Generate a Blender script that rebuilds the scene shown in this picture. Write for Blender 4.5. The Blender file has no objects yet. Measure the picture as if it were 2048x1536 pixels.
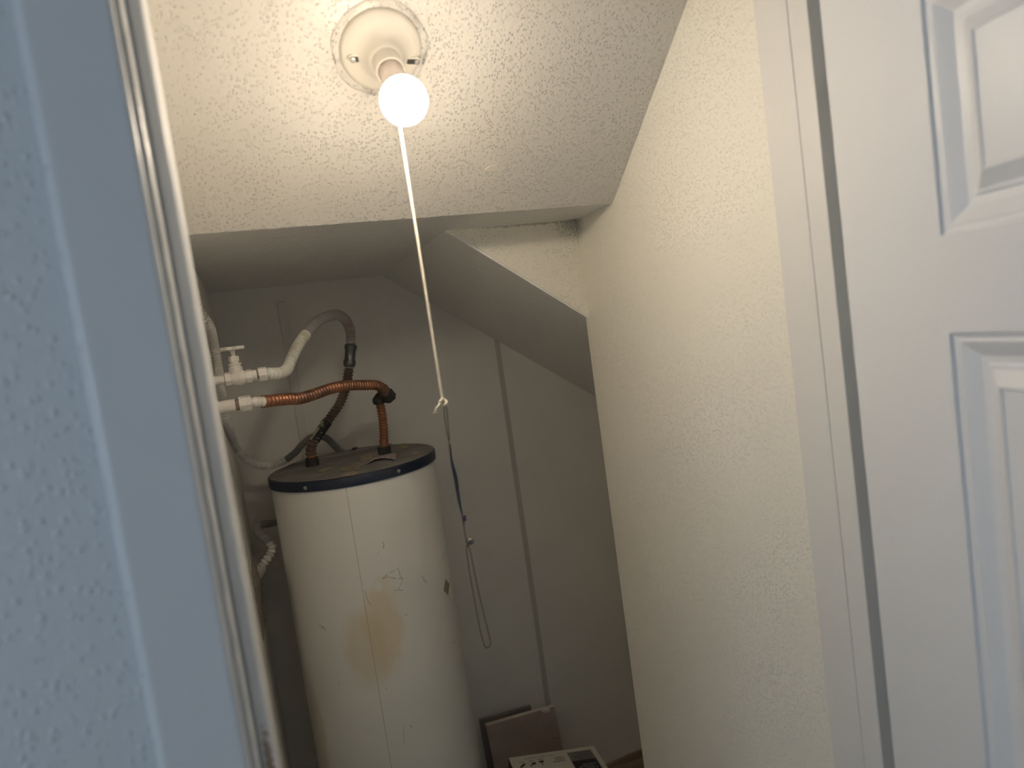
import bpy, bmesh, math, random
from mathutils import Vector, Matrix, noise
random.seed(7)
scene = bpy.context.scene
COL = scene.collection
PI = math.pi

# ------------------------------------------------------------------ camera
EYE = 1.665                                   # camera height above the closet floor
FPX, YAW, PITCH, ROLL = 1343.98, .357576, -.0802362, .139195
_f = Vector((math.sin(YAW)*math.cos(PITCH), math.cos(YAW)*math.cos(PITCH), math.sin(PITCH)))
_r = Vector((math.cos(YAW), -math.sin(YAW), 0)); _d = _f.cross(_r)
CR = math.cos(ROLL)*_r + math.sin(ROLL)*_d
CD = -math.sin(ROLL)*_r + math.cos(ROLL)*_d
cam_data = bpy.data.cameras.new('camera'); cam = bpy.data.objects.new('camera', cam_data); COL.objects.link(cam)
m = Matrix.Identity(4)
for i in range(3):
    m[i][0] = CR[i]; m[i][1] = -CD[i]; m[i][2] = -_f[i]
m[2][3] = EYE
cam.matrix_world = m
cam_data.sensor_width = 36; cam_data.lens = FPX/2048*36
cam_data.clip_start = .02
cam_data.dof.use_dof = True; cam_data.dof.focus_distance = 1.45; cam_data.dof.aperture_fstop = 2.8
scene.camera = cam

# ------------------------------------------------------------------ world, daylight, exposure
world = bpy.data.worlds.new('world'); scene.world = world; world.use_nodes = True
world.node_tree.nodes['Background'].inputs[0].default_value = (.55, .75, 1, 1)
world.node_tree.nodes['Background'].inputs[1].default_value = .5
BULB_COLOR, BULB_POWER = (1, .84, .655, 1), 142
BULB_BACK, BULB_FRONT = .27, 1.75        # the LED diffuser glows less towards its base
WINDOW_POWER = 13
ld = bpy.data.lights.new('window_daylight', 'AREA'); ld.shape = 'RECTANGLE'; ld.size = 1.0; ld.size_y = 1.2
ld.energy = WINDOW_POWER; ld.color = (.70, .84, 1)
lo = bpy.data.objects.new('window_daylight', ld); COL.objects.link(lo)
lo.location = (-1.56, -.45, 1.6); lo.rotation_euler = (0, -PI/2, 0)
scene.view_settings.view_transform = 'Standard'; scene.view_settings.look = 'None'
scene.view_settings.exposure = 0; scene.view_settings.gamma = 1; scene.view_settings.use_curve_mapping = False
scene.cycles.diffuse_bounces = 6

# ------------------------------------------------------------------ helpers
def ray(px, py):
    return CR*((px-1024)/FPX) + CD*((py-768)/FPX) + _f
def at(px, py, X=None, Y=None, Z=None):
    """point of the room on the plane X=, Y= or Z= (world height)"""
    r = ray(px, py)
    if X is not None: t = X/r.x
    elif Y is not None: t = Y/r.y
    else: t = (Z-EYE)/r.z
    p = r*t; return Vector((p.x, p.y, p.z+EYE))
ORIG = {}
def empty(name, loc):
    o = bpy.data.objects.new(name, None); COL.objects.link(o); o.location = loc
    o.empty_display_size = .05; ORIG[o] = Vector(loc); return o
def obj(name, bm, mat, parent=None, smooth=False, bevel=0, base=None, auto=None):
    """link a bmesh in world coordinates as one mesh object (child of parent if given)"""
    bmesh.ops.recalc_face_normals(bm, faces=bm.faces)
    org = ORIG[parent] if parent is not None else Vector(base if base is not None else (0, 0, 0))
    bmesh.ops.translate(bm, verts=bm.verts, vec=-org)
    me = bpy.data.meshes.new(name); bm.to_mesh(me); bm.free()
    me.materials.append(mat)
    o = bpy.data.objects.new(name, me); COL.objects.link(o); ORIG[o] = org
    if parent is not None: o.parent = parent
    else: o.location = org
    if smooth:
        me.polygons.foreach_set('use_smooth', [True]*len(me.polygons))
        if auto is not None: me.set_sharp_from_angle(angle=math.radians(auto))
    if bevel:
        b = o.modifiers.new('bevel', 'BEVEL'); b.width = bevel; b.segments = 3; b.limit_method = 'ANGLE'; b.angle_limit = .6
    return o
def tag(o, label, cat=None, group=None, kind=None):
    o['label'] = label
    if cat: o['category'] = cat
    if group: o['group'] = group
    if kind: o['kind'] = kind
    return o
def B(): return bmesh.new()
def box(bm, x0, x1, y0, y1, z0, z1):
    v = [bm.verts.new(p) for p in ((x0,y0,z0),(x1,y0,z0),(x1,y1,z0),(x0,y1,z0),(x0,y0,z1),(x1,y0,z1),(x1,y1,z1),(x0,y1,z1))]
    for q in ((0,3,2,1),(4,5,6,7),(0,1,5,4),(1,2,6,5),(2,3,7,6),(3,0,4,7)): bm.faces.new([v[i] for i in q])
    return bm
def prism(bm, poly, ext):
    """closed polygon of 3D points extruded by the vector ext"""
    a = [bm.verts.new(p) for p in poly]; b = [bm.verts.new(Vector(p)+Vector(ext)) for p in poly]
    bm.faces.new(a); bm.faces.new(b[::-1]); n = len(a)
    for i in range(n): bm.faces.new((a[i], a[(i+1)%n], b[(i+1)%n], b[i]))
    return bm
def frame(axis, hint=(0, 0, 1)):
    z = Vector(axis).normalized(); h = Vector(hint)
    if abs(z.dot(h)) > .95: h = Vector((1, 0, 0)) if abs(z.x) < .9 else Vector((0, 1, 0))
    x = h.cross(z).normalized(); y = z.cross(x); return x, y, z
def lathe(bm, org, axis, prof, n=48, hint=(0, 0, 1), caps=True, jit=None):
    """profile of (radius, height) spun about axis through org"""
    x, y, z = frame(axis, hint); org = Vector(org); rings = []
    for k, (r, h) in enumerate(prof):
        ring = []
        for i in range(n):
            a = 2*PI*i/n; rr = r + (jit(k, a) if jit else 0)
            ring.append(bm.verts.new(org + x*(rr*math.cos(a)) + y*(rr*math.sin(a)) + z*h))
        rings.append(ring)
    for A, C in zip(rings, rings[1:]):
        for i in range(n): bm.faces.new((A[i], A[(i+1)%n], C[(i+1)%n], C[i]))
    if caps: bm.faces.new(rings[0][::-1]); bm.faces.new(rings[-1])
    return bm
def cyl(bm, p0, p1, r, n=24, r1=None):
    p0 = Vector(p0); p1 = Vector(p1); L = (p1-p0).length
    return lathe(bm, p0, p1-p0, [(r, 0), (r if r1 is None else r1, L)], n)
def spline(pts, step):
    """Catmull-Rom through pts, resampled at an even step"""
    P = [Vector(p) for p in pts]; P = [P[0]*2-P[1]] + P + [P[-1]*2-P[-2]]; dense = []
    for i in range(1, len(P)-2):
        for k in range(40):
            t = k/40; a, b, c, d = P[i-1], P[i], P[i+1], P[i+2]
            dense.append(.5*((2*b)+(c-a)*t+(2*a-5*b+4*c-d)*t*t+(3*b-a-3*c+d)*t**3))
    dense.append(P[-2]); out = [dense[0]]; acc = 0
    for p, q in zip(dense, dense[1:]):
        L = (q-p).length
        while acc+L >= step and L > 0:
            u = (step-acc)/L; p = p.lerp(q, u); out.append(p); L = (q-p).length; acc = 0
        acc += L
    if (out[-1]-dense[-1]).length > step*.3: out.append(dense[-1])
    return out
def sweep(bm, path, rad, n=16, caps=True):
    """tube along path, rad(i) gives the radius"""
    rings = []; x = None
    for i, p in enumerate(path):
        t = (path[min(i+1, len(path)-1)] - path[max(i-1, 0)]).normalized()
        if x is None: x = frame(t)[0]
        x = (x - t*x.dot(t)).normalized(); y = t.cross(x); r = rad(i)
        rings.append([bm.verts.new(p + x*(r*math.cos(2*PI*k/n)) + y*(r*math.sin(2*PI*k/n))) for k in range(n)])
    for A, C in zip(rings, rings[1:]):
        for k in range(n): bm.faces.new((A[k], A[(k+1)%n], C[(k+1)%n], C[k]))
    if caps: bm.faces.new(rings[0][::-1]); bm.faces.new(rings[-1])
    return bm
def tube(bm, pts, r, step=.006, n=12):
    return sweep(bm, spline(pts, step), lambda i: r, n)
def corrugated(bm, pts, r, pitch, depth, per=8, n=20):
    path = spline(pts, pitch/per)
    def rad(i):
        s = .5+.5*math.cos(2*PI*i/per); w = 1+.12*noise.noise((i/per*.9, r*50, 3))
        return r - depth*w*(1-s)**1.6
    return sweep(bm, path, rad, n)
def hexnut(bm, p0, p1, r, rot=0):
    p0 = Vector(p0); p1 = Vector(p1); L = (p1-p0).length
    x, y, z = frame(p1-p0); c = r*.93; rings = []
    for rr, h in ((c, 0), (r, .1*L), (r, .9*L), (c, L)):
        rings.append([bm.verts.new(p0+z*h+x*(rr*math.cos(rot+PI*k/3))+y*(rr*math.sin(rot+PI*k/3))) for k in range(6)])
    for A, C in zip(rings, rings[1:]):
        for k in range(6): bm.faces.new((A[k], A[(k+1)%6], C[(k+1)%6], C[k]))
    bm.faces.new(rings[0][::-1]); bm.faces.new(rings[-1]); return bm

# ------------------------------------------------------------------ materials
def mat(name, color, rough=.5, metal=0, spec=.5, bump=None, var=None, stains=(), emit=None, splat=None, coat=0):
    """bump=(scale, distance[, stretch]); var=(scale, colour2, lo, hi[, stretch]); splat=(cells per m, distance);
       stains=[(centre, radii, colour, noise scale, noise amount, strength)]: marks of their own shape"""
    M = bpy.data.materials.new(name); M.use_nodes = True; nt = M.node_tree; N = nt.nodes; L = nt.links
    b = N['Principled BSDF']; b.inputs['Roughness'].default_value = rough; b.inputs['Metallic'].default_value = metal
    b.inputs['Specular IOR Level'].default_value = spec; b.inputs['Coat Weight'].default_value = coat
    geo = N.new('ShaderNodeNewGeometry'); pos = geo.outputs['Position']
    def stretched(s):
        if not s: return pos
        v = N.new('ShaderNodeVectorMath'); v.operation = 'MULTIPLY'; v.inputs[1].default_value = s; L.new(pos, v.inputs[0]); return v.outputs[0]
    def noi(vec, scale, detail=3):
        n = N.new('ShaderNodeTexNoise'); n.inputs['Scale'].default_value = scale; n.inputs['Detail'].default_value = detail
        L.new(vec, n.inputs['Vector']); return n.outputs['Fac']
    def ramp(fac, lo, hi):
        r = N.new('ShaderNodeMapRange'); r.interpolation_type = 'SMOOTHSTEP'
        r.inputs['From Min'].default_value = lo; r.inputs['From Max'].default_value = hi; L.new(fac, r.inputs['Value']); return r.outputs[0]
    def math_(op, a, c):
        q = N.new('ShaderNodeMath'); q.operation = op
        for s, v in zip(q.inputs, (a, c)):
            if isinstance(v, (int, float)): s.default_value = v
            else: L.new(v, s)
        return q.outputs[0]
    def mix(fac, a, c):
        q = N.new('ShaderNodeMix'); q.data_type = 'RGBA'; L.new(fac, q.inputs[0])
        for s, v in ((q.inputs[6], a), (q.inputs[7], c)):
            if isinstance(v, tuple): s.default_value = (*v[:3], 1)
            else: L.new(v, s)
        return q.outputs[2]
    col = tuple(color[:3])
    if var: col = mix(ramp(noi(stretched(var[4] if len(var) > 4 else None), var[0], 5), var[2], var[3]), col, var[1])
    for c, rad, sc, ns, na, st in stains:
        v = N.new('ShaderNodeVectorMath'); v.operation = 'SUBTRACT'; L.new(pos, v.inputs[0]); v.inputs[1].default_value = c
        w = N.new('ShaderNodeVectorMath'); w.operation = 'DIVIDE'; L.new(v.outputs[0], w.inputs[0]); w.inputs[1].default_value = rad
        ln = N.new('ShaderNodeVectorMath'); ln.operation = 'LENGTH'; L.new(w.outputs[0], ln.inputs[0])
        d = math_('ADD', ln.outputs['Value'], math_('MULTIPLY', math_('SUBTRACT', noi(pos, ns, 4), .5), na))
        col = mix(math_('MULTIPLY', ramp(d, 1.15, .55), st), col, sc)
    if isinstance(col, tuple): b.inputs['Base Color'].default_value = (*col, 1)
    else: L.new(col, b.inputs['Base Color'])
    height = None
    if splat:
        vo = N.new('ShaderNodeTexVoronoi'); vo.inputs['Scale'].default_value = splat[0]; L.new(pos, vo.inputs['Vector'])
        sep = N.new('ShaderNodeSeparateColor'); L.new(vo.outputs['Color'], sep.inputs[0])
        rad = math_('MULTIPLY', math_('POWER', sep.outputs[0], .6), .52)
        wob = math_('MULTIPLY', math_('SUBTRACT', noi(pos, splat[0]*2.2, 2), .5), .35)
        q = math_('DIVIDE', math_('ADD', vo.outputs['Distance'], wob), math_('MAXIMUM', rad, .05))
        blob = ramp(q, 1.1, .05)
        gate = ramp(noi(pos, splat[0]*.15, 2), .22, .42)
        height = math_('ADD', math_('MULTIPLY', blob, gate), math_('MULTIPLY', noi(pos, splat[0]*.16, 2), .6))
        dist = splat[1]
    if bump:
        hb = noi(stretched(bump[2] if len(bump) > 2 else None), bump[0], 4); dist_b = bump[1]
        if height is None: height, dist = hb, dist_b
        else: height = math_('ADD', height, math_('MULTIPLY', hb, dist_b/dist))
    if height is not None:
        bp = N.new('ShaderNodeBump'); bp.inputs['Distance'].default_value = dist; bp.inputs['Strength'].default_value = 1
        L.new(height, bp.inputs['Height']); L.new(bp.outputs[0], b.inputs['Normal'])
    if emit:
        b.inputs['Emission Color'].default_value = emit[0]; b.inputs['Emission Strength'].default_value = emit[1]
    return M

CREAM = (.70, .66, .56)
XR, YB, YLIP, HS, YT, XL = .706, 2.085, 1.183, EYE+.219, 1.348, -.088
SLOPE, STAIR, XS = .831, .726, .405
corner = (XR, YT, HS)
M_ceil = mat('ceiling_splatter_paint', (.66, .635, .58), .38, splat=(245, .0018), bump=(60, .0008),
             stains=[])
M_wall = mat('cream_splatter_paint', (.82, .785, .68), .36, splat=(260, .0012), bump=(40, .0006),
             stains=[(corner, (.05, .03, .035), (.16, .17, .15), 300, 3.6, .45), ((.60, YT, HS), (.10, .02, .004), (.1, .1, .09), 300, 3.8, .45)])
M_soffit = mat('soffit_splatter_paint', (.88, .87, .83), .26, splat=(260, .0015), bump=(60, .0008),
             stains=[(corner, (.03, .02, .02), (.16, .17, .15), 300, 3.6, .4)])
M_back = mat('back_wall_paint', (.85, .82, .755), .6, splat=(150, .0004), bump=(50, .0006), var=(7, (.82, .79, .735), .4, .7))
M_hall = mat('hall_splatter_paint', (.70, .72, .73), .45, splat=(140, .0011), bump=(60, .0006))
M_trim = mat('white_gloss_trim_paint', (.72, .73, .73), .28, bump=(35, .0012, (1, 1, .25)),
             stains=[((-.046, .657, 1.30), (.004, .02, .035), (.28, .19, .12), 140, 2.0, .8), ((-.044, .657, 1.25), (.005, .02, .04), (.25, .17, .11), 140, 2.2, .8)])
M_jamb = mat('cream_gloss_jamb_paint', (.70, .68, .64), .34, bump=(50, .0012, (1, 1, .5)))
M_rabbet = mat('grubby_rabbet_paint', (.50, .51, .49), .4, var=(55, (.30, .27, .22), .52, .68, (1, 1, .22)), bump=(60, .001))
M_door = mat('white_door_enamel', (.71, .715, .72), .36, spec=.3, bump=(28, .0012, (1, 1, .6)))
M_floor = mat('worn_beige_floor', (.46, .42, .36), .6, var=(9, (.38, .345, .30), .4, .65), bump=(90, .001))
M_batten = mat('painted_batten', (.76, .73, .68), .5, bump=(60, .0008, (1, 1, .1)))
M_seam = mat('grey_seam_tape', (.56, .55, .50), .6, bump=(70, .0006))
M_base = mat('bare_wood_baseboard', (.42, .33, .24), .6, var=(40, (.26, .19, .13), .4, .65, (.1, 1, 1)), bump=(60, .001, (.15, 1, 1)))
M_porcelain = mat('porcelain_white', (.70, .66, .58), .3, bump=(40, .0006))
M_neck = mat('bulb_neck_plastic', (.82, .72, .66), .4)
M_glow = mat('lit_bulb_glass', (1, .95, .85), .3, emit=(BULB_COLOR, BULB_POWER))
M_dark = mat('dark_hole', (.03, .028, .025), .7)
M_steel = mat('screw_steel', (.42, .41, .39), .45, .8, bump=(400, .0003))
M_cord = mat('white_cotton_cord', (.82, .76, .62), .7, bump=(900, .0006))
M_brass = mat('tarnished_bead_chain', (.16, .12, .075), .4, .8)
M_blue = mat('navy_blue_twine', (.032, .036, .062), .8, bump=(900, .0005))
M_pewter = mat('pewter_ball', (.17, .16, .145), .4, .8, bump=(300, .0006))

def tank_pt(px, py):                          # point of the tank's side seen at that pixel
    r = ray(px, py); a = r.x**2+r.y**2; b = -2*(r.x*TC[0]+r.y*TC[1]); c = TC[0]**2+TC[1]**2-TR**2
    t = (-b-math.sqrt(max(b*b-4*a*c, 0)))/(2*a); p = r*t; return Vector((p.x, p.y, p.z+EYE))
TC, TR, ZLID = (.2, 1.802), .2115, EYE-.285
M_tank = mat('white_tank_enamel', (.74, .73, .68), .38, bump=(14, .0012), var=(5, (.71, .70, .65), .45, .7),
    stains=[(tuple(tank_pt(768, 1255)), (.052, .05, .115), (.66, .50, .26), 16, 1.1, .52), (tuple(tank_pt(735, 1300)), (.06, .06, .10), (.60, .50, .32), 10, 1.0, .55),
            (tuple(tank_pt(640, 1480)), (.02, .05, .2), (.5, .42, .22), 10, 1.0, .4),
            (tuple(tank_pt(757, 1172)), (.010, .02, .012), (.72, .72, .70), 150, 1.6, .9)])
M_lid = mat('dusty_lid_top', (.19, .185, .175), .75, var=(16, (.28, .265, .23), .4, .7), bump=(120, .0006))
M_navy = mat('navy_lid_rim', (.010, .017, .038), .38, var=(40, (.022, .028, .048), .5, .8))
M_plate = mat('dusty_cover_plate', (.27, .26, .235), .7, var=(20, (.19, .185, .17), .4, .7))
M_tan = mat('tan_glue_patch', (.40, .33, .22), .8, var=(130, (.25, .22, .17), .42, .62))
M_foam = mat('yellow_foam', (.36, .30, .18), .8, var=(150, (.2, .16, .1), .45, .65), bump=(200, .003))
M_paper = mat('faded_label_paper', (.42, .37, .36), .7, var=(170, (.33, .16, .15), .52, .58))
M_copper = mat('copper', (.44, .20, .11), .38, .75, var=(30, (.24, .13, .085), .42, .68))
M_brown = mat('dusty_dark_copper', (.13, .095, .075), .6, .3, var=(40, (.20, .15, .115), .4, .7))
M_greyhose = mat('grey_painted_hose', (.33, .315, .29), .55, var=(22, (.30, .22, .185), .52, .7))
M_whitehose = mat('white_painted_hose', (.80, .79, .70), .5, var=(25, (.60, .57, .43), .5, .72))
M_whitepipe = mat('white_painted_pipe', (.82, .78, .71), .5, bump=(80, .001), var=(40, (.74, .69, .62), .45, .7))
M_thread = mat('bare_brown_thread', (.26, .19, .15), .6)
M_fit = mat('blackened_fitting', (.045, .042, .038), .55, .3, bump=(200, .0008))
M_coup = mat('grey_coupling_metal', (.16, .165, .165), .3, .8)
M_tape = mat('black_tape', (.025, .025, .022), .5, var=(120, (.42, .38, .25), .60, .63), bump=(150, .001))
M_ycard = mat('peeling_cream_tape', (.50, .44, .28), .7, var=(90, (.2, .17, .1), .5, .6))
M_conduit = mat('grey_white_conduit', (.72, .70, .64), .55, var=(18, (.62, .60, .55), .4, .7))
M_conduit2 = mat('dusty_grey_conduit', (.20, .195, .18), .65)
M_pvc = mat('pvc', (.46, .43, .36), .5, bump=(120, .001))
M_torn = mat('torn_plasterboard', (.42, .38, .32), .85, var=(110, (.28, .23, .18), .4, .6), bump=(160, .004))
M_pink = mat('pinkish_board', (.40, .315, .275), .55, var=(12, (.34, .275, .235), .4, .7))
M_edge = mat('pale_board_edge', (.62, .55, .47), .6)
M_grey = mat('grey_brown_board', (.20, .175, .155), .6, var=(18, (.165, .145, .13), .4, .7))
M_box = mat('white_cardboard', (.62, .585, .50), .6)
M_boxside = mat('dark_carton_side', (.07, .065, .06), .6)
M_ink = mat('black_ink', (.015, .015, .017), .5)
M_inkgrey = mat('grey_ink', (.20, .19, .165), .6)
M_white = mat('white_plastic', (.7, .69, .65), .4)

# ------------------------------------------------------------------ the setting
def S(o, label, cat): return tag(o, label, cat, kind='structure')
YH, YC = .62, .745                            # hall face and closet face of the doorway wall
HX0, HX1, HY0, HTOP = -1.5, 1.4, -2.0, 2.45   # hall
S(obj('floor', box(B(), HX0-.1, 1.5, HY0-.1, YB+.1, -.1, 0), M_floor), 'worn beige floor under the heater closet and hall', 'floor')
S(obj('wall_back', box(B(), XL-.1, 1.5, YB, YB+.1, 0, 2.7), M_back), 'dim taupe back wall behind the water heater', 'wall')
S(obj('wall_left', box(B(), XL-.1, XL, YC, YB, 0, 2.7), M_back), 'closet side wall that the water pipes come out of', 'wall')
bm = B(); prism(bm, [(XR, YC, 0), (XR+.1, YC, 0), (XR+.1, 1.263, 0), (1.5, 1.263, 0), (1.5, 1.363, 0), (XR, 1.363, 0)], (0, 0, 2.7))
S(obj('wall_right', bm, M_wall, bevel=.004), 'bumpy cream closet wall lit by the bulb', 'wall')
S(obj('wall_alcove', box(B(), 1.4, 1.5, 1.363, YB, 0, 2.7), M_back), 'end wall of the dark nook under the stairs', 'wall')
# the doorway wall: hall face painted like the hall, one solid with the opening
JL, JR, HEAD = -.0535, .722, 2.11
bm = B(); box(bm, HX0, JL-.019, YH, YC, 0, 2.7); box(bm, JR+.019, HX1, YH, YC, 0, 2.7); box(bm, JL-.019, JR+.019, YH, YC, HEAD+.02, 2.7)
S(obj('wall_front', bm, M_hall), 'bumpy wall around the doorway with blue daylight on it', 'wall')
# ceiling: slope over the bulb, level soffit behind its lip, stair soffit with the triangular bulkhead
z0 = HS + SLOPE*(YLIP-.66)
def rough_edge(a, b, n, amp, seed):
    return [Vector(a).lerp(Vector(b), i/n) + Vector((0, 0, amp*noise.noise((i*.9+seed, seed, 0)))) for i in range(n+1)]
bm = B(); n = 120; rows = []
for i in range(n+1):
    x = XL-.02 + (XR+.04-XL)*i/n; j = .0016*noise.noise((x*60, 1, 0)) + .0012*noise.noise((x*190, 5, 0))
    rows.append([bm.verts.new(p) for p in ((x, .66, z0), (x, YLIP-.009, HS+SLOPE*.009), (x, YLIP, HS+j), (x, YLIP+.004, HS+.003), (x, YLIP+.06, HS+.06), (x, .70, z0+.10))])
for A, C in zip(rows, rows[1:]):
    for k in range(6): bm.faces.new((A[k], A[(k+1)%6], C[(k+1)%6], C[k]))
bm.faces.new(rows[0]); bm.faces.new(rows[-1][::-1])
ceil = S(obj('ceiling', bm, M_ceil), 'bumpy sloping ceiling that carries the bare bulb', 'ceiling')
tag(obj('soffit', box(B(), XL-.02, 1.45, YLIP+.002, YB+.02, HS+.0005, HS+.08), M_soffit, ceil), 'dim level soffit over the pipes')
xe = 1.45
bm = B(); prism(bm, [(XS, YT, HS), (xe, YT, HS-STAIR*(xe-XS)), (xe, YT, HS+.02), (XS, YT, HS+.02)], (0, YB+.02-YT, 0))
tag(obj('stair_soffit', bm, M_soffit, ceil), 'dim stair soffit sloping down to one side')
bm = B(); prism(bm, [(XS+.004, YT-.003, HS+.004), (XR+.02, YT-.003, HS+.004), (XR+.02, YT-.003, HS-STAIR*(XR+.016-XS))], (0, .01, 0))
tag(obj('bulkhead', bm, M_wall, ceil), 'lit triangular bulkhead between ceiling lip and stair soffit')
# hall shell with its window
bm = B(); wy0, wy1, wz0, wz1 = -.95, .05, 1.0, 2.2
box(bm, HX0-.1, HX0, HY0, wy0, 0, HTOP); box(bm, HX0-.1, HX0, wy1, YC, 0, HTOP); box(bm, HX0-.1, HX0, wy0, wy1, 0, wz0); box(bm, HX0-.1, HX0, wy0, wy1, wz1, HTOP)
S(obj('wall_hall_left', bm, M_hall), 'hall wall with the window that lets in daylight', 'wall')
S(obj('wall_hall_right', box(B(), HX1, HX1+.1, HY0, YH, 0, HTOP), M_hall), 'hall wall behind the open door', 'wall')
S(obj('wall_hall_back', box(B(), HX0-.1, HX1+.1, HY0-.1, HY0, 0, HTOP), M_hall), 'hall wall facing the closet doorway', 'wall')
S(obj('ceiling_hall', box(B(), HX0-.1, HX1+.1, HY0-.1, YH, HTOP, HTOP+.1), M_hall), 'flat hall ceiling', 'ceiling')
win = S(empty('window_1', (HX0-.05, (wy0+wy1)/2, wz0)), 'hall window in white frame', 'window')
bm = B(); t = .04
box(bm, HX0-.08, HX0-.02, wy0, wy0+t, wz0, wz1); box(bm, HX0-.08, HX0-.02, wy1-t, wy1, wz0, wz1)
box(bm, HX0-.08, HX0-.02, wy0+t, wy1-t, wz0, wz0+t); box(bm, HX0-.08, HX0-.02, wy0+t, wy1-t, wz1-t, wz1)
obj('window_frame', bm, M_trim, win)
obj('mullion', box(B(), HX0-.07, HX0-.03, wy0+t, wy1-t, 1.59, 1.62), M_trim, win)

# doorway trim
XST_L, XST_R, YS0, YS1 = -.0405, .700, .657, .741
S(obj('trim_1', box(B(), -.1225, -.058, YH-.015, YH, 0, 2.17), M_trim, bevel=.005), 'flat glossy casing beside the bumpy blue-lit wall', 'trim')
S(obj('trim_2', box(B(), JR+.005, JR+.07, YH-.015, YH, 0, 2.17), M_trim, bevel=.005), 'door casing hidden behind the open door', 'trim')
S(obj('trim_3', box(B(), -.058, JR+.005, YH-.015, YH, HEAD+.005, 2.17), M_trim, bevel=.005), 'casing across the head of the doorway', 'trim')
jl = S(obj('trim_4', box(B(), JL-.019, JL, YH, YC, 0, HEAD+.02), M_trim, bevel=.003), 'glossy door jamb nearest the pipes', 'trim')
obj('door_stop', box(B(), JL, XST_L, YS0, YS1, 0, HEAD-.02), M_trim, jl, bevel=.005)
bm = B(); pts = [(-.0565, YH-.0005, z) for z in [i*.04 for i in range(54)]]
obj('caulk_bead', sweep(bm, spline(pts, .01), lambda i: .0042+.0015*noise.noise((i*.35, 0, 0))+.0008*noise.noise((i*1.3, 4, 0)), 10), M_jamb, jl, smooth=True)
bm = B(); pts = [(-.1235, YH-.001, z) for z in [i*.04 for i in range(54)]]
obj('caulk_bead', sweep(bm, spline(pts, .012), lambda i: .0035+.0008*noise.noise((i*.2, 9, 0)), 10), M_hall, jl, smooth=True)
jr = S(obj('trim_5', box(B(), JR, JR+.019, YH, YC, 0, HEAD+.02), M_rabbet, bevel=.002), 'grubby hinge jamb seen in the gap beside the open door', 'trim')
obj('door_stop', box(B(), XST_R, JR, YS0, .6885, 0, HEAD-.02), M_jamb, jr, bevel=.0012)
obj('jamb_strip', box(B(), XST_R-.0008, JR, .6885, YS1+.004, 0, HEAD-.02), M_jamb, jr, bevel=.0006)
jh = S(obj('trim_6', box(B(), JL, JR, YH, YC, HEAD, HEAD+.02), M_trim), 'jamb across the head of the doorway', 'trim')
obj('door_stop', box(B(), XST_L, XST_R, YS0, YS1, HEAD-.02, HEAD), M_trim, jh)
# battens and baseboard on the back wall
xb = at(553, 604, Y=YB).x
S(obj('trim_7', box(B(), xb, xb+.025, YB-.009, YB, 0, at(560, 604, Y=YB).z), M_batten, bevel=.002), 'painted wooden batten on the back wall behind the pipes', 'trim')
xb = at(991, 688, Y=YB).x
S(obj('trim_8', box(B(), xb-.003, xb+.014, YB-.003, YB, 0, HS-STAIR*(xb-XS)), M_seam), 'narrow grey seam strip on the back wall above the boards', 'trim')
bb = S(obj('baseboard_back', box(B(), .43, 1.4, YB-.014, YB, 0, .092), M_base, bevel=.003), 'bare wood baseboard along the back wall', 'baseboard')
obj('shoe_moulding', prism(B(), [(.43, YB-.014, 0), (.43, YB-.036, 0), (.43, YB-.034, .012), (.43, YB-.014, .03)], (.97, 0, 0)), M_base, bb)

# open six-panel door, swung out towards the hall
ANG = .22
dh = Vector((.687, .626, 0)); du = Vector((-math.sin(ANG), -math.cos(ANG), 0)); dn = Vector((math.cos(ANG), -math.sin(ANG), 0))  # dn: away from the seen face
def dp(u, t, z): return dh + du*u + dn*t + Vector((0, 0, z))
DW, DT, DH = .765, .035, 2.095
door = S(empty('door_1', dp(0, DT, .008)), 'open white panelled door with gloss enamel', 'door')
def slab(name, u0, u1, z0, z1):
    bm = B(); a = [dp(u0, 0, z0), dp(u1, 0, z0), dp(u1, 0, z1), dp(u0, 0, z1)]
    return obj(name, prism(bm, a, dn*DT), M_door, door)
st, ms = .151, .10; pw = (DW-2*st-ms)/2
zr = [(.008, .24), (.86, 1.00), (1.600, 1.698), (1.928, DH)]      # rails
slab('stile', 0, st, .008, DH); slab('stile', DW-st, DW, .008, DH)
for a, b in zr: slab('rail', st, DW-st, a, b)
for (a, b), (c, d) in zip(zr, zr[1:]): slab('mullion', st+pw, st+pw+ms, b, c)
PROF = [(0, 0), (.0015, .0035), (.006, .0045), (.009, .0035), (.014, .006), (.024, .0125), (.031, .0135), (.0335, .0115), (.037, .0115), (.052, .002), (.0535, .0018), (.0545, .0035)]
def panel(u0, u1, z0, z1):
    bm = B(); loops = []
    for side in (0, 1):
        L = []
        for w, dpt in (PROF if side == 0 else PROF[::-1]):
            t = dpt if side == 0 else DT-dpt
            L.append([bm.verts.new(dp(u, t, z)) for u, z in ((u0+w, z0+w), (u1-w, z0+w), (u1-w, z1-w), (u0+w, z1-w))])
        loops.append(L)
    for L in loops:
        for A, C in zip(L, L[1:]):
            for k in range(4): bm.faces.new((A[k], A[(k+1)%4], C[(k+1)%4], C[k]))
    bm.faces.new(loops[0][-1]); bm.faces.new(loops[1][0])
    A, C = loops[0][0], loops[1][-1]
    for k in range(4): bm.faces.new((A[k], A[(k+1)%4], C[(k+1)%4], C[k]))
    return obj('panel', bm, M_door, door)
for (a, b), (c, d) in zip(zr, zr[1:]):
    for u0 in (st, st+pw+ms): panel(u0, u0+pw, b, c)
kb = lathe(B(), dp(DW-.06, 0, .92), -dn, [(.03, 0), (.03, .004), (.012, .008), (.011, .03), (.022, .036), (.027, .048), (.024, .058), (.012, .062)], 24)
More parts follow.
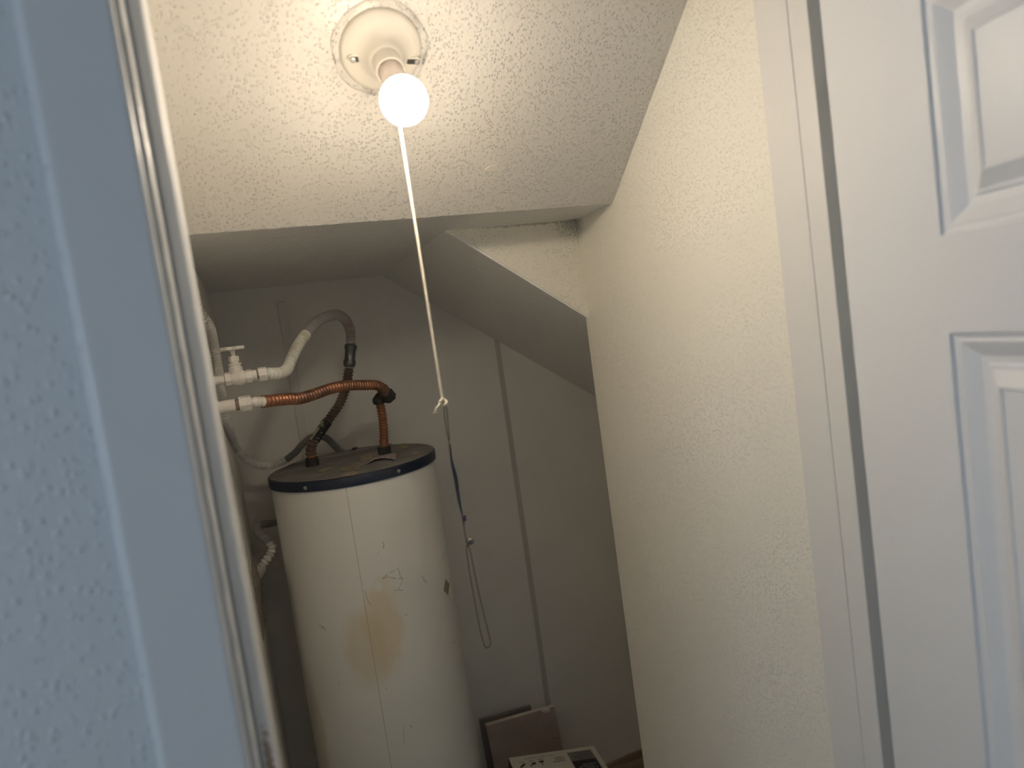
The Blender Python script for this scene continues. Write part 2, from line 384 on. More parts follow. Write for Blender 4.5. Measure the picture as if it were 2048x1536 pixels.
tag(obj('door_knob', kb, M_steel, door, smooth=True, auto=40), 'metal door knob')

# ------------------------------------------------------------------ lamp
NC = Vector((0, -.831, -1)).normalized()      # out of the sloping ceiling
def on_ceiling(px, py):
    r = ray(px, py); t = (HS-EYE+SLOPE*YLIP)/(r.z+SLOPE*r.y); p = r*t; return Vector((p.x, p.y, p.z+EYE))
LC = on_ceiling(761, 98)
bm = B(); c0 = on_ceiling(985, 336)
prism(bm, [c0+Vector((.013*math.cos(a)*(1+.3*math.sin(3*a)), .0045*math.sin(a), -SLOPE*.0045*math.sin(a))) for a in [i*PI/6 for i in range(12)]], (0, -.0012, -.0016))
tag(obj('paint_flake', bm, M_porcelain, ceil), 'small peeling flake of paint')
lamp = tag(empty('ceiling_lampholder', LC), 'white porcelain lampholder with bare glowing bulb on sloping ceiling', 'lamp')
base = obj('base_plate', lathe(B(), LC, NC, [(.057, -.002), (.0575, .004), (.056, .0085), (.052, .0115), (.044, .0138), (.036, .0165), (.030, .021), (.0255, .028), (.0235, .034), (.021, .036)], 72), M_porcelain, lamp, smooth=True, auto=50)
obj('socket', lathe(B(), LC, NC, [(.0205, .028), (.0205, .058), (.0195, .060), (.0175, .060), (.0172, .050)], 48), M_porcelain, lamp, smooth=True, auto=40)
lx, ly, lz = frame(NC)
def jit(k, a): return (.0045*noise.noise((math.cos(a)*2.2+k, math.sin(a)*2.2, 2)) if k > 0 else 0)
obj('paint_ring', lathe(B(), LC, NC, [(.0560, .0020), (.0595, .0032), (.063, .0012), (.0665, .0016), (.0685, -.001)], 72, jit=jit), M_ceil, lamp, smooth=True)
for s, px, py in ((-1, 710, 106), (1, 819, 111)):
    c = on_ceiling(px, py); c = c + NC*.0128; ux = Vector((s, 0, 0))
    def capsule(w, r, h):
        P = [c+ux*(w*(1 if math.cos(a) > 0 else -1)+r*math.cos(a))+ly*(r*math.sin(a)) for a in [(i+.5)*PI/8 for i in range(16)]]
        return prism(B(), P, NC*h)
    obj('slot_rim', capsule(.0065, .0062, .0042), M_porcelain, base, bevel=.0012)
    obj('slot', capsule(.0055, .0038, .0046), M_dark, base)
    sc = c+ux*.0065
    obj('screw', lathe(B(), sc, NC, [(.0036, .001), (.0042, .0058), (.0036, .0068), (.0015, .0072)], 16), M_steel, base, smooth=True, auto=40)
bc = LC+NC*.131
nt = M_glow.node_tree; gp = nt.nodes.new('ShaderNodeNewGeometry'); sb = nt.nodes.new('ShaderNodeVectorMath'); sb.operation = 'SUBTRACT'; sb.inputs[1].default_value = bc
dt = nt.nodes.new('ShaderNodeVectorMath'); dt.operation = 'DOT_PRODUCT'; dt.inputs[1].default_value = NC; mr = nt.nodes.new('ShaderNodeMapRange')
mr.inputs['From Min'].default_value = -.022; mr.inputs['From Max'].default_value = .0305; mr.inputs['To Min'].default_value = BULB_POWER*BULB_BACK; mr.inputs['To Max'].default_value = BULB_POWER*BULB_FRONT
nt.links.new(gp.outputs['Position'], sb.inputs[0]); nt.links.new(sb.outputs[0], dt.inputs[0]); nt.links.new(dt.outputs['Value'], mr.inputs['Value']); nt.links.new(mr.outputs[0], nt.nodes['Principled BSDF'].inputs['Emission Strength'])
bulb = obj('bulb', lathe(B(), bc, -NC, [(.0305*math.cos(a), .0305*math.sin(a)) for a in [-PI/2+.02+i*(PI*.78)/22 for i in range(23)]], 48), M_glow, lamp, smooth=True)
obj('bulb_neck', lathe(B(), bc, -NC, [(.0235, .0205), (.0205, .026), (.0180, .036), (.0168, .050), (.0165, .078)], 48), M_neck, bulb, smooth=True)

# ------------------------------------------------------------------ pull cord
YK = .92
k0 = at(885, 800, Y=YK); top = Vector((k0.x-.003, YK, (LC+NC*.044).z))
side = LC+NC*.044+Vector((.0205, 0, 0))
cord = tag(empty('pull_cord', top), 'white pull string with bead chain and blue twine hanging from lamp', 'cord')
obj('string', tube(B(), [side-Vector((.004, 0, 0)), top+Vector((.008, .0, .002)), top+Vector((.001, 0, -.012)), top.lerp(k0, .2), top.lerp(k0, .5), top.lerp(k0, .8), k0], .0019, .004, 10), M_cord, cord, smooth=True)
bm = B()
def knot_pt(a): return k0+Vector((.0042*math.cos(a)+.0010*math.cos(3*a), .003*math.sin(2*a), -.003+.0050*math.sin(a)))
sweep(bm, [knot_pt(2*PI*i/30) for i in range(31)], lambda i: .0019, 8)
tube(bm, [k0+Vector((-.003, -.001, -.002)), k0+Vector((-.006, -.002, -.006)), k0+Vector((-.010, -.001, -.009)), k0+Vector((-.012, 0, -.013))], .0018, .002, 8)
for dx in (-.004, .001, .004): tube(bm, [k0+Vector((-.0115, 0, -.012)), k0+Vector((-.0118+dx*.5, 0, -.0145)), k0+Vector((-.012+dx, 0, -.017))], .0009, .002, 6)
obj('knot', bm, M_cord, cord, smooth=True)
def beads(pts, r=.00125, pitch=.0031):
    bm = B()
    for p in spline(pts, pitch):
        bmesh.ops.create_icosphere(bm, subdivisions=1, radius=r, matrix=Matrix.Translation(p))
    return sweep(bm, spline(pts, .006), lambda i: .0004, 5)
K = lambda px, py, dy=0: at(px, py, Y=YK+dy)
def stuff(o): o['kind'] = 'stuff'; return o
stuff(obj('bead_chain', beads([K(887, 806), K(889, 830), K(893, 860), K(898, 884), K(900, 905)]), M_brass, cord, smooth=True))
stuff(obj('bead_chain', beads([K(889, 803, .004), K(894, 822, .004), K(896, 850, .003), K(899, 880, .001)]), M_brass, cord, smooth=True))
bm = B()
for dx, dy in ((-1.5, 0), (1.5, .002), (0, -.002)):
    tube(bm, [K(900, 888), K(903+dx*.6, 920, dy), K(911+dx*1.6, 955, dy), K(918+dx, 1000, dy), K(926, 1037), K(928, 1050)], .0011, .004, 8)
tube(bm, [K(926, 1036), K(931, 1031), K(930, 1037), K(925, 1040), K(929, 1042), K(933, 1038)], .0012, .002, 8)
obj('blue_twine', bm, M_blue, cord, smooth=True)
stuff(obj('bead_chain', beads([K(926, 1040), K(929, 1060), K(933, 1083), K(935, 1092)]), M_brass, cord, smooth=True))
bp = K(940, 1082)
obj('ball', lathe(B(), bp, (1, .3, .4), [(max(.0058*math.cos(a), .0004), .0058*math.sin(a)) for a in [-PI/2+.05+i*(PI-.1)/14 for i in range(15)]], 24), M_pewter, cord, smooth=True)
stuff(obj('bead_chain', beads([K(935, 1090), K(933, 1100), K(940, 1150), K(950, 1205), K(960, 1258), K(968, 1288), K(974, 1296), K(981, 1286), K(973, 1250), K(962, 1205), K(950, 1150), K(941, 1105), K(936, 1090)], .00105, .0028), M_brass, cord, smooth=True))

# ------------------------------------------------------------------ water heater
cx, cy = TC
heater = tag(empty('water_heater', (cx, cy, 0)), 'tall white water heater with navy-rimmed dusty grey lid', 'water heater')
body = obj('body', lathe(B(), (cx, cy, 0), (0, 0, 1), [(TR-.004, 0), (TR, .006), (TR, ZLID-.022), (TR-.003, ZLID-.018)], 128), M_tank, heater, smooth=True, auto=50)
for p, q in (((697, 985), (775, 1510)),):
    a, b = tank_pt(*p), tank_pt(*q); ax = a.x+(a.x-cx)*.0; bm = B(); c1 = math.atan2(a.y-cy, a.x-cx); c2 = math.atan2(b.y-cy, b.x-cx); c0 = (c1+c2)/2
    P = [(cx+(TR+.0004)*math.cos(c0+w), cy+(TR+.0004)*math.sin(c0+w), .02) for w in (-.0022, .0022)]; P = P + [(cx+(TR-.003)*math.cos(c0+w), cy+(TR-.003)*math.sin(c0+w), .02) for w in (.0022, -.0022)]
    tag(obj('seam', prism(bm, P, (0, 0, ZLID-.045)), mat('dark_seam', (.33, .31, .27), .6), body), 'dark vertical seam line')  # thin dark strip marking the seam of the tank body
bm = B(); ca = tank_pt(893, 1174); ang = math.atan2(ca.y-cy, ca.x-cx)
def onside(du_, dz, off=.0006): return Vector((cx+(TR+off)*math.cos(ang+du_/TR), cy+(TR+off)*math.sin(ang+du_/TR), ca.z+dz))
prism(bm, [onside(*p) for p in ((0, .022), (.022, .0), (.001, -.024), (-.02, -.001))], (0, -.0005, 0))
tag(obj('diamond_sticker', bm, M_tan, body), 'small tan diamond sticker')
LR = .2155
rim = obj('lid_rim', lathe(B(), (cx, cy, 0), (0, 0, 1), [(LR-.012, ZLID-.0245), (LR, ZLID-.0245), (LR+.0005, ZLID-.004), (LR-.002, ZLID-.0005), (LR-.005, ZLID)], 128, caps=False), M_navy, heater, smooth=True, auto=50)
obj('lid_top', lathe(B(), (cx, cy, 0), (0, 0, 1), [(LR-.004, ZLID-.012), (LR-.004, ZLID+.0002), (LR-.02, ZLID+.0006), (.1, ZLID+.001)], 128), M_lid, heater, smooth=True, auto=50)
bm = B()
def mark(pts, w):                             # a thin scuff drawn on the tank's side
    P = spline([tank_pt(*p) for p in pts], .004)
    for k in range(len(P)-1):
        ww = w*(.5+.7*abs(noise.noise((k*.9, pts[0][0], 0)))); q = []
        for p in (P[k], P[k+1]):
            out = Vector((p.x-cx, p.y-cy, 0)).normalized(); t_ = (P[k+1]-P[k]).normalized().cross(out).normalized()*ww
            q.append((p-t_+out*.0004, p+t_+out*.0004))
        if noise.noise((k*.6, pts[0][1], 3)) > -.32: bm.faces.new([bm.verts.new(v) for v in (q[0][0], q[0][1], q[1][1], q[1][0])])
for pts, w in (([(764, 1158), (775, 1148), (788, 1141), (797, 1136)], .0011), ([(764, 1158), (776, 1154), (790, 1157), (806, 1157)], .0014), ([(797, 1138), (800, 1150), (804, 1160), (801, 1170), (795, 1180)], .0012),
               ([(787, 1181), (795, 1180), (806, 1181)], .0012), ([(842, 1152), (848, 1158), (853, 1166)], .0012), ([(850, 1166), (846, 1158), (851, 1150)], .0008), ([(765, 1084), (768, 1090), (766, 1097)], .0014), ([(758, 1103), (754, 1110)], .0008),
               ([(730, 1180), (733, 1194), (738, 1205), (742, 1210)], .0013), ([(638, 1250), (645, 1254), (652, 1261)], .0018), ([(642, 1258), (650, 1252)], .0012), ([(879, 1135), (883, 1118), (887, 1105)], .0006), ([(887, 1120), (890, 1105), (893, 1095)], .0006),
               ([(808, 1450), (807, 1470), (809, 1488)], .0009), ([(819, 1450), (825, 1455)], .0016), ([(678, 1362), (679, 1370)], .0011), ([(684, 1515), (688, 1523)], .0009), ([(902, 1286), (908, 1284)], .0012), ([(810, 1228), (814, 1231)], .0014), ([(772, 1373), (773, 1380)], .0013), ([(620, 1220), (622, 1223)], .0012), ([(616, 1240), (618, 1243)], .0012), ([(699, 1150), (700, 1153)], .001)):
    mark(pts, w)
mo = obj('scuff_marks', bm, mat('dark_scuffs', (.40, .37, .32), .7), body); mo['kind'] = 'stuff'
for px, py in ((613, 975), (795, 942), (870, 909)):
    p = tank_pt(px, py); a = math.atan2(p.y-cy, p.x-cx); a = a if px < 860 else -.06
    o_ = Vector((cx+LR*math.cos(a), cy+LR*math.sin(a), p.z if px < 860 else ZLID-.013))
    obj('screw', lathe(B(), o_, (math.cos(a), math.sin(a), 0), [(.0048, -.001), (.0048, .0015), (.0035, .0032), (.001, .0036)], 14), M_steel, rim, smooth=True, auto=40)
# cover plate at the back, glue patches, foam plug and loose label on the lid
bm = B(); yc_ = 1.925; th = math.asin((yc_-cy)/.203)
arc = [(cx+.203*math.cos(th+(PI-2*th)*i/28), cy+.203*math.sin(th+(PI-2*th)*i/28), ZLID+.0005) for i in range(3, 29)]
prism(bm, arc, (0, 0, .0035)); tag(obj('cover_plate', bm, M_plate, heater, bevel=.001), 'dusty bent cover plate')
def lid_patch(name, pts, material, label, h=.0012):
    P = [at(px, py, Z=ZLID+.001) for px, py in pts]
    return tag(obj(name, prism(B(), P, (0, 0, h)), material, heater), label)
lid_patch('knockout', [(703, 903), (712, 901), (716, 897), (706, 898)], M_dark, 'dark knockout hole in the cover plate', .0045)
lid_patch('glue_patch', [(720, 913), (743, 907), (745, 918), (722, 923)], M_tan, 'tan glue patch')
lid_patch('glue_patch', [(794, 890), (810, 887), (816, 895), (800, 899)], M_tan, 'greenish tan glue patch')
lid_patch('glue_patch', [(823, 904), (832, 902), (840, 906), (833, 911), (825, 909)], M_tan, 'round tan glue patch')
lid_patch('glue_patch', [(636, 943), (652, 936), (665, 934), (661, 940), (644, 945)], M_tan, 'streak of tan glue')
lid_patch('glue_patch', [(680, 953), (690, 946), (708, 943), (718, 946), (700, 952)], M_tan, 'half-moon tan glue patch')
fp = at(702, 937, Z=ZLID)
obj('foam_ring', lathe(B(), fp, (0, 0, 1), [(.0265, 0), (.0265, .0025), (.024, .003), (.012, .0022), (.009, .0)], 32, jit=lambda k, a: .0015*noise.noise((a*1.5, k, 0))), M_foam, heater, smooth=True, auto=40)
bm = B(); L0 = [at(x, y, Z=ZLID+.002) for x, y in ((730, 931), (748, 916), (776, 913), (793, 911), (791, 921), (768, 919), (750, 923))]
hts = (.001, .001, .006, .005, .001, .004, .005)
prism(bm, [p+Vector((0, 0, h)) for p, h in zip(L0, hts)], (0, 0, .0006))
tag(obj('loose_label', bm, M_paper, heater), 'curled paper label with faded red print')

# ------------------------------------------------------------------ pipes
def pt(px, py, Y): return at(px, py, Y=Y)
# cold side: stub and valve from the wall, white hose, coupling, dark hose down to the lid
YV, KV = 1.46, .82
v0, v1 = pt(440, 763, YV), pt(480, 755, YV); ax = Vector((1, 0, 0)); vz = pt(476, 755, YV).z
def ax_pt(px, py): return Vector((pt(px, py, YV).x, YV, vz))
valve = tag(empty('shutoff_valve', ax_pt(476, 755)), 'white-painted stop valve with small wheel handle on the pipe', 'valve')
xw = XL
cyl(bm := B(), (xw-.004, YV, vz), ax_pt(449, 758), .0105*KV, 24); obj('stub_pipe', bm, M_whitepipe, valve, smooth=True, auto=40)
cyl(bm := B(), ax_pt(446, 758), ax_pt(452, 757), .0100*KV, 24); obj('thread', bm, M_thread, valve, smooth=True, auto=40)
obj('hex_end', hexnut(B(), ax_pt(450, 758), ax_pt(462, 756), .0165*KV, .3), M_whitepipe, valve)
obj('valve_body', lathe(B(), ax_pt(458, 756), ax, [(r*KV, h*KV) for r, h in [(.0125, 0), (.0145, .006), (.019, .014), (.0205, .022), (.0190, .030), (.014, .037), (.0125, .044)]], 32), M_whitepipe, valve, smooth=True)
obj('hex_end', hexnut(B(), ax_pt(492, 753), ax_pt(504, 752), .0165*KV, .3), M_whitepipe, valve)
sx = ax_pt(474, 755)
up = Vector((0, 0, 1))
obj('bonnet', lathe(B(), sx, up, [(r*KV, h*KV) for r, h in [(.016, .010), (.0155, .026), (.0125, .027), (.0125, .031), (.0155, .032), (.0155, .035), (.009, .036), (.009, .041)]], 28), M_whitepipe, valve, smooth=True, auto=40)
obj('packing_nut', hexnut(B(), sx+up*.040*KV, sx+up*.053*KV, .0118*KV, .5), M_whitepipe, valve)
obj('stem', lathe(B(), sx, up, [(r*KV, h*KV) for r, h in [(.0050, .052), (.0050, .061), (.0068, .066), (.0068, .070)]], 20), M_whitepipe, valve, smooth=True, auto=40)
bm = B(); hz = sx+up*.068*KV; P = []
for i in range(60):
    a = 2*PI*i/60; rr = KV*(.0245+.0035*math.cos(6*a)); P.append(hz+Vector((rr*math.cos(a), rr*math.sin(a), 0)))
obj('wheel_handle', prism(bm, P, (0, 0, .0085*KV)), M_whitepipe, valve, bevel=.0016)

cold = tag(empty('flexible_water_pipe', at(626, 932, Z=ZLID)), 'arching corrugated pipe, white-painted then dark, from stop valve to lid', 'pipe')
cyl(bm := B(), ax_pt(503, 752), ax_pt(514, 750), .0125*KV, 24); obj('nipple', bm, M_whitepipe, cold, smooth=True, auto=40)
cyl(bm := B(), ax_pt(502, 752), ax_pt(520, 750), .0108*KV, 24); obj('thread', bm, M_thread, cold, smooth=True, auto=40)
nut = obj('union_nut', hexnut(B(), ax_pt(517, 750), ax_pt(534, 748), .0178*KV, .2), M_whitepipe, cold)
p_ = lambda x, y, Y: pt(x, y, Y)
W1 = [ax_pt(530, 748), p_(545, 747, 1.47), p_(562, 746, 1.49), p_(575, 737, 1.52), p_(584, 716, 1.54), p_(597, 690, 1.57), p_(612, 668, 1.60)]
W2 = [p_(612, 668, 1.60), p_(630, 647, 1.64), p_(652, 634, 1.68), p_(675, 630, 1.74), p_(691, 640, 1.79), p_(700, 660, 1.82), p_(702, 690, 1.84)]
obj('white_hose', corrugated(B(), W1, .0126, .0104, .0052), M_whitehose, cold, smooth=True)
obj('grey_hose', corrugated(B(), W2, .0134, .0096, .0044), M_greyhose, cold, smooth=True)
c_top, c_bot = p_(702, 688, 1.84), p_(698, 740, 1.845); cd = c_bot-c_top
obj('coupling', lathe(B(), c_top, cd, [(.013, 0), (.0165, .004), (.0165, .012), (.0142, .018), (.0142, .042), (.0165, .045), (.0165, .055), (.0135, .062)], 32), M_coup, cold, smooth=True, auto=40)
obj('dark_hose', corrugated(B(), [c_bot-cd*.08, p_(695, 758, 1.845), p_(690, 780, 1.85), p_(679, 808, 1.85), p_(663, 832, 1.85), p_(650, 850, 1.85)], .0132, .0090, .0032), M_brown, cold, smooth=True)
tp = [p_(655, 843, 1.85), p_(648, 853, 1.85), p_(640, 865, 1.85), p_(629, 881, 1.85)]
tape = obj('tape_wrap', sweep(B(), spline(tp, .004), lambda i: .0138+.0004*noise.noise((i*.8, 2, 2)), 20), M_tape, cold, smooth=True)
off = Vector((-.0102, -.0085, .0055))
obj('peeling_tape', sweep(B(), [q+off for q in spline(tp[:], .004)], lambda i: .0042+.001*noise.noise((i*.5, 7, 1)), 8), M_ycard, tape)
obj('lower_hose', corrugated(B(), [p_(633, 874, 1.85), p_(626, 884, 1.85), p_(622, 898, 1.85), p_(622, 910, 1.85)], .0148, .0118, .0034), M_brown, cold, smooth=True)
f0 = at(626, 932, Z=ZLID)
obj('copper_tail', tube(B(), [p_(622, 905, 1.85), p_(624, 917, 1.85), f0+Vector((0, 0, .008))], .0122, .004, 24), M_copper, cold, smooth=True)
obj('lid_fitting', lathe(B(), f0-Vector((0, 0, .001)), up, [(.0175, 0), (.0175, .017), (.0162, .02), (.0162, .024), (.0125, .0255)], 14), M_fit, cold, smooth=True, auto=20)

# hot side: white stub, nut, copper hose, union elbow, copper drop to the lid
YP, KP = 1.45, .84
pz = pt(470, 810, YP).z
def hp(px, py=810): return Vector((pt(px, py, YP).x, YP, pz))
hot = tag(empty('copper_flexible_pipe', at(770, 908, Z=ZLID)), 'bright copper corrugated pipe with union elbow, from white stub to lid', 'pipe')
stub = tag(empty('hot_water_stub', (XL, YP, pz)), 'plain white-painted pipe stub ending in a brown thread', 'pipe')
cyl(bm := B(), (XL-.004, YP, pz), hp(471), .0145*KP, 28); obj('pipe', bm, M_whitepipe, stub, smooth=True, auto=40)
cyl(bm := B(), hp(470), hp(482), .0135*KP, 28); obj('thread', bm, M_thread, stub, smooth=True, auto=40)
obj('washer', lathe(B(), hp(479), ax, [(.0147, 0), (.015, .002), (.015, .004), (.0143, .005)], 28), M_whitepipe, hot, smooth=True, auto=40)
obj('union_nut', hexnut(B(), hp(482), hp(504), .0192*KP, .2), M_whitepipe, hot)
h0 = hp(502)
obj('painted_end', corrugated(B(), [h0, hp(512), p_(530, 803, 1.46)], .0107, .0086, .002), M_whitepipe, hot, smooth=True)
obj('copper_hose', corrugated(B(), [p_(526, 803.5, 1.458), p_(545, 801, 1.475), p_(575, 798, 1.51), p_(600, 797, 1.54), p_(630, 788, 1.58), p_(662, 777, 1.62), p_(695, 771, 1.665), p_(730, 770, 1.715), p_(755, 771, 1.755), p_(768, 780, 1.785)], .0132, .0102, .0038), M_copper, hot, smooth=True)
e0 = p_(764, 777, 1.785); e1 = p_(781, 797, 1.80)
el = obj('elbow_body', tube(B(), [p_(764, 790, 1.80), p_(757, 797, 1.808), p_(759, 806, 1.812)], .0125, .003, 20), M_fit, hot, smooth=True)
obj('elbow_nut', hexnut(B(), e0.lerp(e1, .40), e0.lerp(e1, 1.05), .0188, .1), M_fit, hot)
obj('elbow_collar', cyl(B(), e0, e0.lerp(e1, .6), .0158, 24), M_brown, hot, smooth=True, auto=40)
obj('elbow_collar', lathe(B(), p_(757, 800, 1.812), (0.05, 0, -1), [(.012, -.010), (.0165, -.004), (.0165, .006), (.0135, .010)], 24), M_fit, hot, smooth=True, auto=40)
h1 = at(770, 908, Z=ZLID)
obj('copper_drop', corrugated(B(), [p_(759, 802, 1.812), p_(764, 828, 1.813), p_(767, 855, 1.814), p_(768, 884, 1.814)], .0126, .0082, .0030), M_copper, hot, smooth=True)
obj('copper_tail', tube(B(), [p_(767, 878, 1.814), p_(769, 893, 1.814), h1+Vector((0, 0, .006))], .0118, .004, 24), M_copper, hot, smooth=True)
obj('lid_fitting', hexnut(B(), h1-up*.001, h1+up*.021, .0178, .2), M_fit, hot)

# electrical conduit: drops out of the side wall, sags and climbs to the lid's cover plate
YQ = 1.93
cnd = tag(empty('electrical_conduit', at(688, 905, Z=ZLID)), 'thin ribbed grey-white conduit sagging from side wall to heater lid', 'conduit')
def by_wall(x, y):                             # hugging the side wall, no deeper than the later run
    q = at(x, y, X=XL+.011); return q if q.y < YQ else pt(x, y, YQ)
C1 = [Vector((XL-.006, by_wall(417, 648).y, pt(408, 625, by_wall(417, 648).y).z+.015)), by_wall(418, 650), by_wall(428, 688), by_wall(436, 730), by_wall(441, 775), by_wall(447, 815), by_wall(456, 850), p_(470, 890, 1.93), p_(492, 918, 1.93), p_(520, 931, 1.93), p_(548, 930, 1.93), p_(572, 920, 1.935)]
C2 = [p_(572, 920, 1.935), p_(590, 906, 1.935), p_(604, 890, 1.94), p_(620, 876, 1.945), p_(636, 872, 1.95), p_(652, 876, 1.96), p_(666, 888, 1.97), p_(678, 900, 1.985), p_(687, 906, 1.987)]
obj('white_length', corrugated(B(), C1, .0102, .0072, .0026, 6, 14), M_conduit, cnd, smooth=True)
obj('grey_length', corrugated(B(), C2, .0100, .0064, .0016, 6, 14), M_conduit2, cnd, smooth=True)

# relief hose behind the tank into a stub in the torn side wall
rel = tag(empty('relief_hose', p_(522, 1140, 1.84)), 'short kinked ribbed hose between heater side and broken wall stub', 'hose')
obj('grey_length', corrugated(B(), [Vector((.052, 1.955, pt(560, 1043, 1.955).z)), p_(548, 1046, 1.95), p_(530, 1048, 1.94), p_(517, 1053, 1.92), p_(514, 1062, 1.89), p_(521, 1072, 1.87), p_(532, 1079, 1.86), p_(541, 1087, 1.855)], .0106, .0070, .0026, 6, 16), M_greyhose, rel, smooth=True)
obj('white_length', corrugated(B(), [p_(540, 1086, 1.855), p_(545, 1094, 1.85), p_(542, 1106, 1.85), p_(534, 1118, 1.845), p_(526, 1128, 1.845), p_(519, 1138, 1.84)], .0118, .0112, .0046, 8, 18), M_whitehose, rel, smooth=True)
pd_ = (p_(528, 1130, 1.845)-p_(512, 1156, 1.83)).normalized()
ps = p_(519, 1140, 1.84)
ds = tag(empty('drain_stub', ps), 'cut grey-white plastic pipe stub poking out of torn wall', 'pipe')
obj('pipe', lathe(B(), ps-pd_*.07, pd_, [(.0158, 0), (.0158, .078), (.0150, .080), (.0125, .080), (.0125, .05)], 24), M_pvc, ds, smooth=True, auto=40)
bm = B(); tz = ps.z; n = 26; rows = []
for i in range(n+1):
    z = tz+.03-(tz-1.0+.03)*i/n*1.0; w = .006+.012*max(0, 1-abs(z-(tz-.02))/.09)+.004*abs(noise.noise((i*.7, 3, 1)))
    rows.append([bm.verts.new(q) for q in ((XL-.01, 1.72, z), (XL+.001, 1.72, z), (XL+w*.7, 1.80+.01*noise.noise((i*.9, 1, 0)), z), (XL+w, 1.86+.012*noise.noise((i*.8, 5, 0)), z+.004*noise.noise((i*1.1, 9, 0))), (XL-.01, 1.875, z))])
for A, C in zip(rows, rows[1:]):
    for k in range(5): bm.faces.new((A[k], A[(k+1)%5], C[(k+1)%5], C[k]))
bm.faces.new(rows[0]); bm.faces.new(rows[-1][::-1])
wl = bpy.data.objects['wall_left']
tag(obj('torn_plasterboard', bm, M_torn, wl), 'ragged torn plasterboard edge')

# ------------------------------------------------------------------ boards and carton in the corner
def leaning_board(name, ptl, ptr, yt, yb, th, material, label, edge=None):
    a, b = at(*ptl, Y=yt), at(*ptr, Y=yt); H = (a.z+b.z)/2
    o = tag(empty(name, ((a.x+b.x)/2, yb, 0)), label, 'board', 'boards leaning on the back wall')
    fn = Vector((0, -H, -(yt-yb))).normalized()
    pts = [Vector((a.x, yb, 0)), Vector((b.x, yb, 0)), Vector((b.x, yt, b.z)), Vector((a.x, yt, a.z))]
    lift = max(0, -min((p-fn*th).z for p in pts))
    pts = [p+Vector((0, 0, lift)) for p in pts]
    obj('panel', prism(B(), pts, -fn*th), material, o, bevel=.0008)
    if edge:
        q = [pts[3], pts[2]]; 
        obj('edge_band', prism(B(), [q[0]+fn*.0006, q[1]+fn*.0006, q[1]-fn*(th+.0006), q[0]-fn*(th+.0006)], Vector((0, 0, .0015))), edge, o)
    return o, fn, pts
leaning_board('leaning_board', (960, 1443), (1062, 1413), 2.048, 1.99, .012, M_grey, 'dark grey-brown board leaning behind the pinkish board')
bo, fn, bp4 = leaning_board('leaning_board', (972, 1452), (1108, 1413), 2.01, 1.93, .010, M_pink, 'pinkish board with pale top edge and white bracket', M_edge)
c = bp4[3].lerp(bp4[2], .86)
uxv = (bp4[2]-bp4[3]).normalized(); dnv = (bp4[0]-bp4[3]).normalized()
br = obj('bracket', prism(B(), [c-uxv*.014+fn*.0002, c+uxv*.016+fn*.0002, c+uxv*.017+dnv*.012+fn*.0002, c+uxv*.013+dnv*.007+fn*.0002, c+uxv*.004+dnv*.011+fn*.0002, c-uxv*.008+dnv*.008+fn*.0002], fn*.003), M_white, bo)
lathe(bm := B(), c+dnv*.005+fn*.003, fn, [(.0018, 0), (.0018, .0008)], 10); obj('screw', bm, M_ink, br)
for k in (.0, .009):
    lathe(bm := B(), bp4[3].lerp(bp4[2], .93)+dnv*(.098-k*.2)-uxv*k+fn*.0, fn, [(.0028, -.001), (.0026, .0008)], 10); obj('screw_hole', bm, M_ink, bo)

# printed carton, tipped to one side
BR = at(1187, 1491, Z=EYE-1.29); v = Vector((-.115, -.993, 0)).normalized()
rb = ray(1017, 1515.5); e3 = Vector((0, 0, EYE)); t = (BR-e3).dot(v)/rb.dot(v); BL = rb*t+e3
u = (BR-BL); bw = u.length; u.normalize(); nn = u.cross(-v).normalized()
if nn.z < 0: nn = -nn
bd = .22
low = BR.z; bh = (min(BR.z, (BR+v*bd).z)-.001)/nn.z
carton = tag(empty('printed_carton', BR-nn*bh), 'white printed carton with black and grey panels beside the boards', 'box')
def cp(a, b, h=0): return BL+u*a+v*b+nn*h
obj('body', prism(B(), [cp(0, 0, -.002), cp(bw, 0, -.002), cp(bw, bd, -.002), cp(0, bd, -.002)], -nn*(bh-.002)), M_boxside, carton)
topf = obj('top_panel', prism(B(), [cp(0, 0, -.002), cp(bw, 0, -.002), cp(bw, bd, -.002), cp(0, bd, -.002)], nn*.002), M_box, carton, bevel=.0008)
def q2(px, py):                                # where a pixel of the printed top lies on the carton's lid
    r = ray(px, py); t = (BL-e3).dot(nn)/r.dot(nn); d = r*t+e3-BL; return d.dot(u), d.dot(v)
def printed(name, pts, material, label=None, h=.0003):
    o = obj(name, prism(B(), [cp(a, b, 0) for a, b in pts], nn*h), material, topf)
    if label: o['label'] = label
    return o
z_ = lambda x, y: (1000+x/8.533, 1480+y/8.533)
g = [q2(*z_(*p)) for p in ((1140, 222), (1545, 160), (1632, 300), (1225, 372))]
du2 = g[1][0]
x0p, x1p = (g[0][0]+g[3][0])/2, (g[1][0]+g[2][0])/2; y0p = (g[0][1]+g[1][1])/2; y1p = (g[2][1]+g[3][1])/2
printed('grey_print', [(x0p, y0p), (x1p, y0p), (x1p, y1p), (x0p, y1p)], M_inkgrey, 'grey printed block')
printed('black_print', [(x0p, y1p), (x1p, y1p), (x1p, min(y1p+.12, bd-.01)), (x0p, min(y1p+.12, bd-.01))], M_ink, 'black printed block')
rr = random.Random(3)
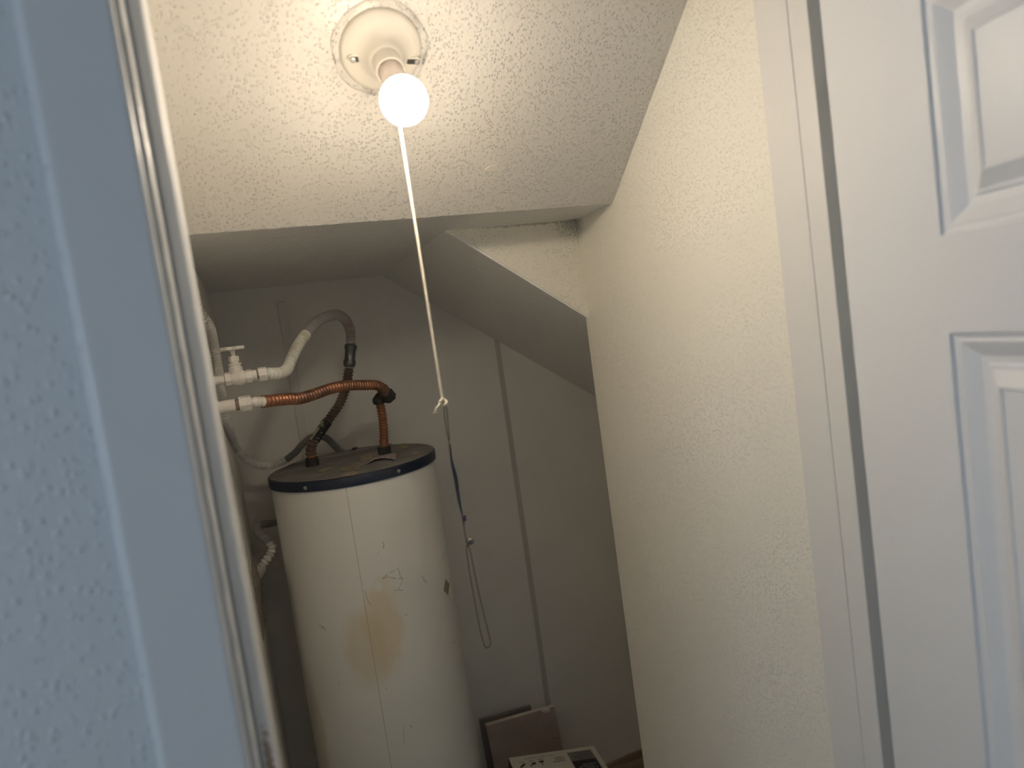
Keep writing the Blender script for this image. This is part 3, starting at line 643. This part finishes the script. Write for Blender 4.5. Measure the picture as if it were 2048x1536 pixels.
def text_lines(name, x0, x1, y0, n, gap, hgt, material, right=True, h=.0003, ragged=.35):
    bm = B()
    for i in range(n):
        y = y0+i*gap; a = x0 + (rr.random()*ragged*(x1-x0) if right else 0); b = x1 if right else x1-rr.random()*ragged*(x1-x0); x = a
        while x < b-.001:
            w = min(.0035+rr.random()*.008, b-x)
            prism(bm, [cp(x, y, h), cp(x+w, y, h), cp(x+w, y+hgt, h), cp(x, y+hgt, h)], nn*.0002); x += w+.0018
    o = obj(name, bm, material, topf); o['kind'] = 'stuff'; return o
a0 = q2(*z_(415, 330)); a1 = q2(*z_(920, 250)); text_lines('small_print', a0[0], a1[0], (a0[1]+a1[1])/2, 1, .01, .0014, M_ink, ragged=.01)
a0 = q2(*z_(865, 300)); a1 = q2(*z_(1090, 290)); text_lines('small_print', a0[0], a1[0], (a0[1]+a1[1])/2, 3, .0092, .0032, M_ink)
text_lines('small_print', x0p+.008, x1p-.006, y0p+.006, 5, .0078, .0018, M_ink, h=.0004)
text_lines('small_print', x0p+.010, x1p-.018, y1p+.022, 6, .0090, .0016, M_box, h=.0004)
for i in range(3):
    yb_ = y1p+.023+i*.018
    printed('bullet', [(x1p-.012+.002*math.cos(a), yb_+.002*math.sin(a)) for a in [k*PI/4 for k in range(8)]], M_box, h=.0006)
for i, (ix, iy) in enumerate(((390, 438), (562, 415), (716, 385))):
    ca_, cb_ = q2(*z_(ix, iy))
    text_lines('small_print', ca_-.008, ca_+.008, cb_-.017, 1, .01, .0022, M_ink, ragged=.01)
    R_ = lambda pts, an: [(ca_+x*math.cos(an)-y*math.sin(an), cb_+x*math.sin(an)+y*math.cos(an)) for x, y in pts]
    bm = B()
    if i == 0: shapes = [([(-.010, -.003), (.006, -.004), (.011, -.002), (.011, .002), (.006, .004), (-.010, .003), (-.013, 0)], -.75)]
    elif i == 1: shapes = [([(-.001, -.005), (.009, -.006), (.011, 0), (.009, .006), (.002, .005)], -.6), ([(-.012, -.0018), (0, -.0018), (0, .0018), (-.012, .0018)], -.6)]
    else: shapes = [([(-.009, -.009), (.009, -.009), (.007, -.003), (0, .002), (-.007, -.003)], 0), ([(-.0012, 0), (.0012, 0), (.0012, .013), (-.0012, .013)], 0)]
    for s_, an in shapes: prism(bm, [cp(a, b, 0) for a, b in R_(s_, an)], nn*.0003)
    tag(obj('print_icon', bm, M_ink, topf), ('black knife-shaped icon', 'black angled tool icon', 'black funnel-shaped icon')[i])
